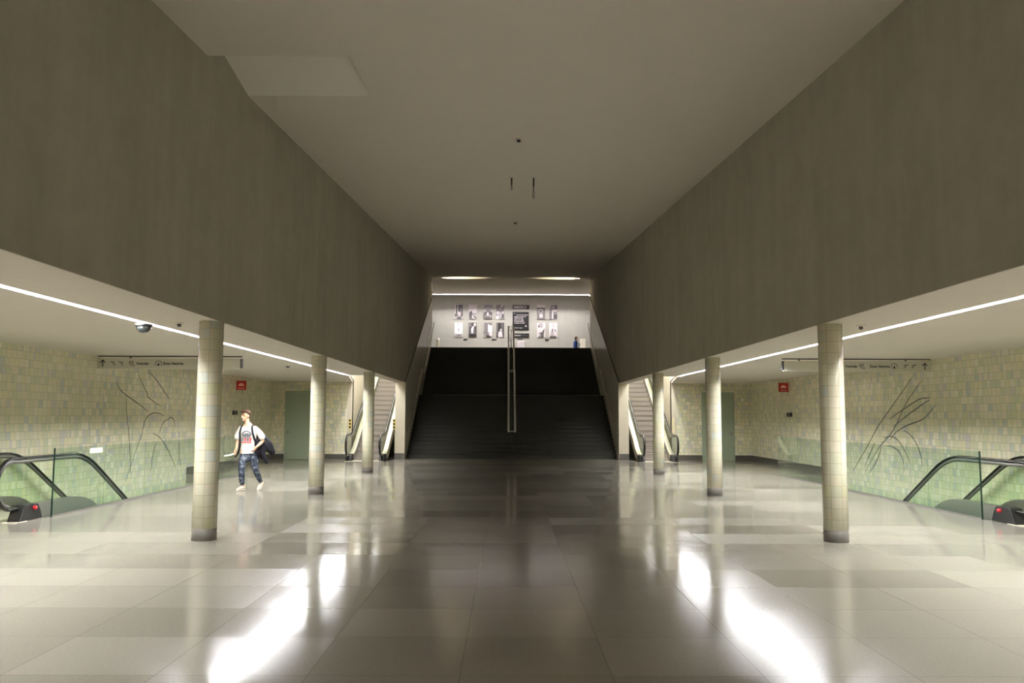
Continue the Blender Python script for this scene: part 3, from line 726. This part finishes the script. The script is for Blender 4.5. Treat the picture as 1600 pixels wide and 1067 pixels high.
PH = [
 (-3.57, 8.90, 'photograph of a crouching white-shirted figure between dark trunks, upper far left', 1, [('r', 4, 0, .12, .35, 1), ('r', 3, .28, .42, .5, 1), ('r', 2, .65, .85, .3, .8), ('r', 3, 0, 1, 0, .2), ('e', 4, .52, .36, .24, .17), ('e', 1, .55, .08, .28, .1), ('e', 1, .4, .3, .05, .09)]),
 (-2.60, 8.90, 'photograph of a seated figure against a bright sky, second in the upper row', 4, [('r', 3, 0, 1, 0, .4), ('p', 1, [(.05, .45), (.15, .55), (.4, .57), (.45, .3), (.4, .1), (.1, .05)]), ('r', 1, .4, 1, .38, .42), ('p', 5, [(.4, .3), (.75, .15), (.7, .1), (.42, .12)]), ('p', 1, [(.5, .3), (1, .1), (.95, 0), (.5, .22)]), ('r', 1, .1, .5, 0, .05)]),
 (-1.53, 8.90, 'photograph of people in a cart under an arch, third in the upper row', 2, [('e', 3, .5, .6, .5, .26), ('e', 2, .5, .52, .34, .2), ('r', 1, 0, 1, .3, .48), ('e', 4, .45, .35, .16, .13), ('e', 3, .75, .25, .12, .08), ('p', 1, [(.2, .16), (1, .05), (1, 0), (.2, .02)])]),
 (-.69, 8.90, 'photograph of a light-clothed group with a slanted bright roof, fourth in the upper row', 2, [('p', 4, [(.5, .75), (.95, 1), (.7, 1), (.35, .7)]), ('e', 4, .2, .45, .14, .12), ('e', 3, .5, .3, .2, .24), ('e', 4, .15, .12, .2, .15), ('e', 1, .8, .2, .14, .16), ('p', 5, [(.7, .45), (.95, .6), (.85, .35)])]),
 (-3.58, 7.65, 'overexposed photograph of figures in light haze, lower far left', 5, [('r', 3, 0, 1, 0, .22), ('e', 2, .55, .1, .3, .06), ('e', 3, .5, .5, .06, .14), ('r', 3, .4, .46, .75, 1), ('r', 4, .2, .26, .8, 1), ('r', 3, .6, .66, .8, 1)]),
 (-2.60, 7.65, 'photograph of a slender figure in a long white dress, second in the lower row', 1, [('r', 2, .05, .35, .7, 1), ('p', 5, [(.35, .25), (.3, .55), (.5, .75), (.68, .74), (.58, .5), (.55, .25)]), ('e', 4, .78, .86, .16, .12), ('r', 0, 0, .9, 0, .2), ('r', 2, .6, .7, .2, .6)]),
 (-1.53, 7.65, 'photograph of a wall beside a bright white opening, third in the lower row', 2, [('p', 5, [(.48, .35), (.48, .88), (1, .78), (1, .35)]), ('r', 4, .6, 1, .06, .36), ('r', 3, 0, .2, .0, .3), ('e', 2, .35, .2, .25, .18), ('e', 0, .5, .06, .24, .07)]),
 (-.69, 7.65, 'photograph of a pale seated figure before dark drapes, fourth in the lower row', 1, [('r', 2, .04, .16, .3, 1), ('r', 0, .3, .5, .4, 1), ('r', 2, .72, .8, .2, .95), ('p', 4, [(.28, 0), (.25, .25), (.4, .42), (.7, .40), (.8, .1), (.82, 0)]), ('e', 4, .58, .5, .11, .08)]),
 (2.15, 8.90, 'photograph of a bright drum shape under a dark lintel, upper row right of text panel', 2, [('r', 4, 0, 1, .82, 1), ('r', 1, 0, 1, .74, .82), ('e', 3, .45, .56, .3, .17), ('e', 1, .45, .56, .12, .08), ('r', 4, .28, .7, .12, .38), ('r', 1, .1, .8, .02, .06)]),
 (2.99, 8.90, 'photograph of a standing figure in pale drapery, rightmost in the upper row', 2, [('r', 1, .3, 1, .72, 1), ('e', 3, .52, .84, .14, .12), ('e', 3, .1, .9, .15, .12), ('p', 4, [(.3, .05), (.35, .65), (.95, .7), (.9, .5), (.55, .55), (.5, .03)]), ('r', 1, .55, 1, .05, .35)]),
 (2.15, 7.65, 'photograph of a dark figure below tumbling pale shapes, lower row right of the text panel', 4, [('e', 3, .45, .82, .32, .17), ('e', 1, .2, .74, .1, .06), ('r', 5, .75, 1, .62, 1), ('p', 1, [(.2, 0), (.25, .3), (.6, .36), (.95, .65), (.85, .3), (.82, 0)]), ('e', 3, .35, .15, .1, .12)]),
 (2.99, 7.65, 'photograph of two small silhouettes on a bright ground, rightmost in the lower row', 4, [('r', 3, .45, .52, .72, 1), ('e', 5, .2, .6, .2, .1), ('e', 5, .85, .6, .14, .1), ('e', 1, .38, .5, .08, .1), ('e', 2, .75, .48, .07, .1), ('p', 3, [(.1, .05), (.25, .42), (.5, .42), (.6, .05)]), ('r', 1, .1, .9, 0, .1)]),
]
for x, z, lb, bg, shp in PH: photo(lb, sc(x), z + .03, shp, bg)
def panel(label, x0, x1, z0, z1, name='text_panel'):
    t = thing(name, label, 'panel', ((x0 + x1) / 2, XW, (z0 + z1) / 2)); b = MB()
    b.box(-(x1 - x0) / 2, (x1 - x0) / 2, -.02, .01, -(z1 - z0) / 2, (z1 - z0) / 2, M['black']); b.build('board', t); return t
t = panel('narrow black title panel with white capitals above the text panel', .17, 1.33, 9.14, 9.44); text_mesh('REBÓSCO', .27, M['g5'], 'lettering', t, (-.50, -.025, -.10), sx=.75)
t = panel('large square black text panel among the photographs', .17, 1.30, 7.66, 8.95)
for i, (s_, x, z) in enumerate((('exposição de fotografia', -.30, .40), ('imagens da cidade e da', -.45, .28), ('memória do lugar', -.45, .17), ('gente, ruas e casas', -.45, .05), ('do centro histórico', -.45, -.06), ('na estação do metro', -.45, -.17), ('entrada livre nesta galeria', -.45, -.50))):
    text_mesh(s_, .11 if i < 6 else .07, M['g4'], 'lettering', t, (x, -.025, z), sx=.80)
b = MB(); b.box(.30, .42, -.024, -.021, -.40, -.30, M['g3']); b.box(-.48, -.38, -.024, -.021, .50, .56, M['g2']); b.build('emblem', t)
t = panel('low black caption panel below the text panel', .19, 1.33, 7.14, 7.44); b = MB(); b.box(-.54, -.02, -.024, -.021, -.035, .035, M['g3']); b.box(.06, .5, -.024, -.021, -.03, .02, M['g1']); b.build('lettering', t)
for x, lb in ((-3.10, 'small black caption plate under the leftmost photographs'), (-1.12, 'small black caption plate under the middle photographs'), (2.55, 'small black caption plate under the right-hand photographs')):
    b = MB(); b.box(-.135, .135, -.02, .0, -.05, .05, M['black']); tag(b.build('caption_plate', None, (sc(x), YF - .001, 7.0)), lb, 'label plate')
# pale machine standing under the caption panel, small pale bin, and parapet of the right escalator
t = thing('white_cabinet', 'white box-shaped cabinet standing against the far wall below the caption panel', 'cabinet', (.74, YF - .35, ZU))
b = MB(); b.box(-.28, .28, -.3, .3, 0, 1.62, M['g5']); b.build('body', t, bevel=.01)
b = MB(); b.box(-.24, .14, -.05, .1, 1.62, 1.76, M['dark']); b.box(.2, .26, -.04, .04, 1.62, 1.72, M['dark']); b.build('top_unit', t)
t = thing('pale_post', 'small cream post by the far wall on the left', 'post', (-5.0, YF - .4, ZU)); b = MB(); b.lathe([(.10, 0), (.10, 1.6), (.12, 1.62), (.12, 1.75), (.0001, 1.76)], M['deck'], 20); b.build('body', t)
t = thing('cream_post', 'cream panel standing behind the blue-jacketed person', 'post', (5.0, YF - .6, ZU)); b = MB(); b.box(-.2, .2, -.05, .05, 0, 1.75, M['deck']); b.build('body', t)
b = MB(); b.prism([(0, 0), (0, 3.0), (.25, 3.1), (1.2, 2.0), (2.6, 0)], 0, 0, .25, M['pier']); tag(b.build('escalator_parapet', None, (5.35, 49, ZU)), 'tan sloping parapet at the top right of the stairs', 'parapet')

# ------------------------------------------------------------------ people
def hand(b, p, d, palm, side, m, curl=.9, k=1.0, thumb=1):
    """palm and five bent fingers; p wrist, d direction of the hand, palm = palm normal, side = thumb side"""
    p = Vector(p); d = Vector(d).normalized(); n = Vector(palm).normalized(); sd = Vector(side).normalized()
    b.tube([p, p + d * .04 * k, p + d * .09 * k], [(.024 * k, .018 * k), (.036 * k, .016 * k), (.038 * k, .013 * k)], m, 10, side=sd)
    for i, (o, L) in enumerate(((.028, .068), (.009, .078), (-.010, .072), (-.028, .056))):
        q = p + d * .09 * k + sd * o * k; a = curl * (.75 + .12 * i); pts = [q]; dd = d.copy()
        for j in range(3):
            dd = (dd * math.cos(a * .6) + n * math.sin(a * .6)).normalized(); nn = (n - dd * n.dot(dd)); n2 = nn.normalized() if nn.length > .05 else n
            q = q + dd * L * k * (.45, .32, .23)[j]; pts.append(q)
            a = a
        b.tube(pts, [.0095 * k, .009 * k, .0085 * k, .007 * k], m, 8)
    q = p + d * .025 * k + sd * .03 * k
    b.tube([q, q + (sd * .6 + d * .8 + n * .3).normalized() * .038 * k, q + (sd * .35 + d * .9 + n * .6).normalized() * .068 * k], [.012 * k, .011 * k, .008 * k], m, 8)

def head(b, c, m, fwd, k=1.0):
    """head at centre c facing fwd (unit, horizontal)"""
    f = Vector(fwd).normalized(); r = f.cross(Vector((0, 0, 1))); c = Vector(c)
    up = Vector((0, 0, 1))
    b.ball(c + up * .02 * k, (.077 * k, .092 * k, .098 * k), m, 20, 14) if abs(f.x) < .7 else b.ball(c + up * .02 * k, (.092 * k, .077 * k, .098 * k), m, 20, 14)
    b.tube([c + f * .025 * k - up * .01, c + f * .048 * k - up * .07 * k, c + f * .056 * k - up * .098 * k], [(.060 * k, .06 * k), (.046 * k, .045 * k), (.026 * k, .022 * k)], m, 14, side=r)
    b.tube([c + f * .088 * k + up * .012 * k, c + f * .104 * k - up * .018 * k, c + f * .108 * k - up * .030 * k], [.009 * k, .012 * k, .014 * k], m, 8)
    b.tube([c + f * .080 * k + r * .05 * k + up * .03 * k, c + f * .092 * k + up * .032 * k, c + f * .080 * k - r * .05 * k + up * .03 * k], [.011 * k, .012 * k, .011 * k], m, 8)
    b.tube([c + f * .088 * k + r * .018 - up * .052 * k, c + f * .093 * k - up * .052 * k, c + f * .088 * k - r * .018 - up * .052 * k], .009 * k, m, 8)
    for sg in (-1, 1):
        b.tube([c + r * sg * .078 * k + up * .02 * k, c + r * sg * .086 * k - f * .012 * k - up * .0 * k, c + r * sg * .078 * k - up * .03 * k], [.012 * k, .016 * k, .009 * k], m, 8)

def face_parts(parent, c, fwd, k=1.0):
    f = Vector(fwd).normalized(); r = f.cross(Vector((0, 0, 1))); c = Vector(c); up = Vector((0, 0, 1))
    for sg in (-1, 1):
        b = MB(); b.ball(c + f * .080 * k + r * sg * .032 * k + up * .010 * k, .0115 * k, M['eyew'], 10, 6); b.build('eye', parent)
        b = MB(); b.tube([c + f * .086 * k + r * sg * .05 * k + up * .034 * k, c + f * .094 * k + r * sg * .03 * k + up * .040 * k, c + f * .098 * k + r * sg * .012 * k + up * .034 * k], [.004, .006, .005], M['hair'], 6); b.build('eyebrow', parent)
    b = MB(); b.tube([c + f * .094 * k + r * .022 - up * .052 * k, c + f * .100 * k - up * .051 * k, c + f * .094 * k - r * .022 - up * .052 * k], [.003, .006, .003], M['lips'], 8); b.build('mouth', parent)

# the walking man: local x = right in the picture, -y = towards the camera
pm = thing('person', 'young man in white printed t-shirt and blue jeans walking by the left glass guard', 'person', (-6.05, 18.95, 0))
skin = M['skin']; b = MB()
HC = (-.085, -.05, 1.685); FW = Vector((-.62, -.78, 0)).normalized()
head(b, HC, skin, FW)
b.tube([(-.06, -.01, 1.42), (-.065, -.015, 1.50), (-.075, -.025, 1.60)], [.062, .056, .056], skin, 14)
b.tube([(-.02, .01, .92), (-.02, .01, 1.10), (-.035, .0, 1.28), (-.045, .0, 1.42)], [(.155, .10), (.135, .095), (.165, .105), (.12, .075)], skin, 18, side=(1, 0, .0))
b.tube([(-.21, .0, 1.40), (-.045, 0, 1.43), (.14, .0, 1.385)], [.055, .07, .055], skin, 12)
# picture-left arm hangs, picture-right arm bent with the hand at the waist
EL, WL = (-.275, .03, 1.115), (-.262, -.12, .93)
ER, WR = (.285, .045, 1.115), (.195, -.115, .985)
b.tube([(-.215, .0, 1.395), (-.255, .02, 1.25), EL], [.052, .046, .038], skin, 12); b.tube([EL, (-.27, -.04, 1.03), WL], [.040, .038, .026], skin, 12)
b.tube([(.15, .0, 1.38), (.235, .03, 1.25), ER], [.052, .046, .038], skin, 12); b.tube([ER, (.25, -.04, 1.05), WR], [.040, .038, .026], skin, 12)
hand(b, WL, (-.15, -.45, -.85), (.75, -.5, .0), (-.3, -.8, .4), skin, 1.0)
hand(b, WR, (-.45, -.45, -.75), (-.5, .7, .1), (-.2, -.7, .6), skin, 1.0)
LEG = {'l': [(-.115, .0, .90), (-.13, -.09, .48), (-.125, -.02, .10)], 'r': [(.075, .01, .90), (.145, .0, .47), (.20, .27, .17)]}
for k in 'lr':
    hp, kn, an = LEG[k]
    b.tube([hp, tuple((p + q) / 2 for p, q in zip(hp, kn)), kn], [.09, .076, .055], skin, 14); b.tube([kn, tuple(p * .6 + q * .4 for p, q in zip(kn, an)), an], [.055, .054, .036], skin, 14)
b.tube([(-.125, .01, .065), (-.15, -.10, .05), (-.175, -.19, .04)], [.034, .034, .026], skin, 10); b.tube([(.20, .29, .14), (.195, .23, .07), (.19, .16, .045)], [.032, .032, .028], skin, 10)
body = remesh(b.build('body', pm), .0065, 2)
face_parts(pm, HC, FW)
# hair: cap with a raised quiff
hc = Vector(HC); b = MB(); b.ball(hc + Vector((.012, .018, .054)), (.090, .096, .086), M['hair'], 20, 12)
for k in range(9):
    a = -1.0 + k * .25; dr = FW * math.cos(a) + FW.cross(Vector((0, 0, 1))) * math.sin(a)
    b.tube([hc + dr * .04 + Vector((0, 0, .09)), hc + dr * .088 + Vector((0, 0, .112)), hc + dr * .105 + Vector((0, 0, .085))], [.03, .026, .014], M['hair'], 8)
for sg in (-1, 1):
    r_ = FW.cross(Vector((0, 0, 1))) * sg
    b.tube([hc + r_ * .074 + Vector((0, 0, .06)), hc + r_ * .080 - FW * .01 + Vector((0, 0, .02))], [.02, .010], M['hair'], 8)
b.tube([hc - FW * .06 + Vector((0, 0, .02)), hc - FW * .066 + Vector((0, 0, -.035))], [.045, .035], M['hair'], 12)
remesh(b.build('hair', pm), .007, 1)
# t-shirt
b = MB(); sh = M['shirt']
b.tube([(-.022, .01, .815), (-.02, .01, .95), (-.025, .01, 1.12), (-.035, .0, 1.28), (-.045, .005, 1.40), (-.055, .0, 1.455)], [(.190, .140), (.178, .130), (.162, .120), (.188, .125), (.165, .10), (.085, .065)], sh, 24, side=(1, 0, 0))
b.tube([(-.045, 0, 1.40), (-.20, .0, 1.385), (-.262, .015, 1.27), (-.285, .02, 1.20)], [(.08), (.072), (.068), (.074)], sh, 14, caps=True)
b.tube([(-.045, 0, 1.40), (.13, .0, 1.375), (.225, .02, 1.28), (.262, .03, 1.20)], [(.08), (.072), (.068), (.074)], sh, 14, caps=True)
for k in range(5): b.tube([(-.15 + .07 * k, -.115, 1.0 - .03 * k), (-.11 + .06 * k, -.118, .90)], .008, sh, 6)
shirt = remesh(b.build('t_shirt', pm), .009, 2)
bm = bmesh.new(); bm.from_mesh(shirt.data)
bmesh.ops.bisect_plane(bm, geom=bm.verts[:] + bm.edges[:] + bm.faces[:], plane_co=(0, 0, .835), plane_no=(.05, 0, -1), clear_outer=True)
bm.to_mesh(shirt.data); bm.free()
b = MB()
def onchest(pts, m, y=-.137):
    b.add([(-.035 + 1.35 * (x + .035), y - .004 + .9 * abs(1.35 * (x + .035)) ** 2, 1.18 + 1.25 * (z - 1.18)) for x, z in pts], [tuple(range(len(pts)))], m)
onchest(arc((-.035, 1.235), .085, 0, PI, 14) + arc((-.035, 1.235), .060, PI, 0, 14), M['printink'])
onchest([(-.105, 1.235), (-.07, 1.26), (-.01, 1.27), (.035, 1.235), (.03, 1.20), (-.10, 1.20)], M['printink'], -.1385)
for k in range(4): onchest([(-.11 + .042 * k, 1.125), (-.078 + .042 * k, 1.125), (-.078 + .042 * k, 1.19), (-.11 + .042 * k, 1.19)], M['printred'] if k % 2 else M['printink'], -.1385)
onchest([(-.115, 1.095), (.05, 1.095), (.05, 1.115), (-.115, 1.115)], M['printred'], -.1385)
b.build('shirt_print', shirt)
# jeans
b = MB(); j = M['jeans']
b.tube([(-.02, .01, .80), (-.02, .01, .92)], [(.165, .125), (.158, .118)], j, 20, side=(1, 0, 0))
hp, kn, an = LEG['l']; b.tube([(-.105, .01, .86), (-.125, -.04, .68), (-.135, -.09, .50), (-.13, -.075, .34), (-.125, -.03, .16)], [.105, .092, .072, .068, .052], j, 16)
b.tube([(.07, .01, .86), (.11, .01, .68), (.145, .0, .49), (.175, .11, .34), (.198, .23, .21)], [.105, .092, .072, .066, .050], j, 16)
for z in (.20, .25, .31, .37, .44): b.tube([(-.19, -.09, z), (-.13, -.13, z + .012), (-.075, -.09, z)], .012, j, 6)
remesh(b.build('jeans', pm), .009, 2)
# shoes
b = MB(); b.tube([(-.118, .045, .075), (-.14, -.06, .06), (-.172, -.185, .045)], [(.043, .055), (.045, .045), (.038, .032)], M['shoe'], 14, side=(1, -.25, 0)); b.tube([(-.12, .03, .09), (-.122, .015, .14)], [.048, .046], M['shoe'], 12)
o = b.build('shoe', pm); b = MB(); b.tube([(-.115, .05, .016), (-.142, -.07, .016), (-.178, -.20, .016)], [(.045, .016), (.048, .016), (.040, .016)], M['sole'], 14, side=(1, -.25, 0)); b.build('sole', o)
b = MB(); b.tube([(.206, .305, .175), (.197, .235, .10), (.188, .155, .055)], [(.042, .048), (.044, .040), (.038, .028)], M['shoe'], 14, side=(1, 0, 0)); b.tube([(.204, .29, .18), (.202, .27, .23)], [.046, .044], M['shoe'], 12)
o = b.build('shoe', pm); b = MB(); b.tube([(.207, .345, .145), (.197, .245, .055), (.188, .15, .018)], [(.040, .014), (.045, .014), (.040, .014)], M['sole'], 14, side=(1, 0, 0)); b.build('sole', o)
# backpack with straps, jacket over the arm, paper in the hand
bp = thing('backpack', 'dark backpack slung behind the man in the white t-shirt', 'backpack', (-6.05, 18.95, 0))
b = MB(); b.tube([(.06, .24, 1.30), (.20, .27, 1.13), (.34, .29, .98), (.44, .28, .86)], [(.10, .09), (.135, .12), (.125, .115), (.075, .07)], M['bag'], 18, side=(1, 0, .6)); b.tube([(.20, .16, 1.10), (.33, .17, .97), (.40, .19, .90)], [(.07, .03), (.09, .04), (.05, .03)], M['bag'], 12, side=(1, 0, .6)); remesh(b.build('bag_body', bp), .012, 2)
b = MB()
b.tube([(-.16, .10, 1.46), (-.165, .0, 1.475), (-.175, -.10, 1.42), (-.185, -.135, 1.32), (-.185, -.12, 1.15), (-.205, -.06, .98), (-.25, -.02, .84), (-.30, -.04, .76)], [(.022, .008)] * 8, M['bag'], 10, side=(1, 0, .1)); b.build('strap', bp)
b = MB(); b.tube([(.05, .10, 1.46), (.055, .0, 1.475), (.075, -.10, 1.42), (.095, -.135, 1.33), (.135, -.13, 1.19), (.165, -.06, 1.06), (.16, .05, 1.0)], [(.024, .008)] * 7, M['bag'], 10, side=(1, 0, .1)); b.build('strap', bp)
b = MB(); b.tube([(.165, .0, 1.12), (.18, .02, .95), (.17, .05, .80), (.15, .06, .70)], [(.05, .09), (.07, .11), (.07, .10), (.04, .06)], M['jacket'], 14, side=(1, 0, 0)); b.tube([(.20, .1, 1.0), (.27, .10, .84), (.34, .1, .70), (.37, .1, .63)], [(.07, .09), (.055, .07), (.045, .06), (.04, .05)], M['jacket'], 14, side=(1, 0, 0)); b.tube([(.22, .12, 1.02), (.27, .14, .90), (.26, .12, .74)], [.08, .08, .05], M['jacket'], 12)
tag(remesh(b.build('jacket', None, (-6.05, 18.95, 0)), .012, 2), 'dark jacket hanging over the man\'s arm beside his hip', 'jacket')
b = MB(); b.tube([(-.275, -.19, .835), (-.36, -.25, .805), (-.45, -.30, .79)], [(.018, .006)] * 3, M['paper'], 8, side=(0, .3, 1)); tag(b.build('rolled_paper', None, (-6.05, 18.95, 0)), 'thin pale rolled paper held in the man\'s hand', 'paper')

# the far person at the top of the stairs
pf = thing('person', 'person in a blue jacket standing in the upper hall, seen from the side', 'person', (4.42, 55.2, ZU))
b = MB(); F2 = Vector((1, -.25, 0)).normalized(); H2 = (.03, 0, 1.62)
head(b, H2, skin, F2)
b.tube([(0, 0, 1.40), (.015, 0, 1.54)], [.06, .055], skin, 12)
b.tube([(-.02, 0, .92), (-.03, 0, 1.15), (-.02, 0, 1.38)], [(.11, .15), (.11, .15), (.10, .16)], skin, 16, side=(1, 0, 0))
for sg in (-1, 1):
    b.tube([(-.02, sg * .19, 1.36), (-.06, sg * .23, 1.08), (.10, sg * .2, .92)], [.05, .042, .028], skin, 10)
    hand(b, (.10, sg * .2, .92), (.8, 0, -.3), (0, -sg, 0), (.2, 0, 1), skin, .8)
    b.tube([(-.02, sg * .1, .90), (.0, sg * .1, .48), (-.02, sg * .1, .08)], [.09, .06, .04], skin, 12); b.tube([(-.03, sg * .1, .05), (.15, sg * .1, .04)], [.038, .03], skin, 8)
remesh(b.build('body', pf), .009, 2)
face_parts(pf, H2, F2)
b = MB(); b.ball((H2[0] - .015, 0, H2[2] + .045), (.098, .085, .085), M['hair'], 16, 10); b.tube([(-.04, 0, 1.66), (-.05, 0, 1.57)], [.05, .04], M['hair'], 10); b.build('hair', pf)
b = MB(); b.tube([(-.03, 0, .78), (-.04, 0, 1.1), (-.03, 0, 1.36), (-.0, 0, 1.47)], [(.15, .20), (.14, .19), (.14, .20), (.08, .09)], M['bluecoat'], 18, side=(1, 0, 0))
for sg in (-1, 1): b.tube([(-.02, sg * .17, 1.38), (-.06, sg * .24, 1.10), (.06, sg * .21, .96)], [.078, .062, .048], M['bluecoat'], 12)
remesh(b.build('jacket', pf), .014, 2)
b = MB(); b.tube([(.16, -.1, 1.0), (.22, -.1, 1.2), (.17, -.08, 1.36)], [(.06, .09), (.07, .1), (.05, .07)], M['lightblue'], 12); b.build('scarf', pf)
b = MB()
for sg in (-1, 1): b.tube([(-.02, sg * .09, .88), (.0, sg * .1, .48), (-.02, sg * .1, .10)], [.11, .075, .055], M['trouser'], 12)
b.build('trousers', pf)
for sg in (-1, 1):
    b = MB(); b.tube([(-.05, sg * .1, .045), (.17, sg * .1, .035)], [(.045, .044), (.042, .03)], M['black'], 10, side=(0, 1, 0)); b.build('shoe', pf)
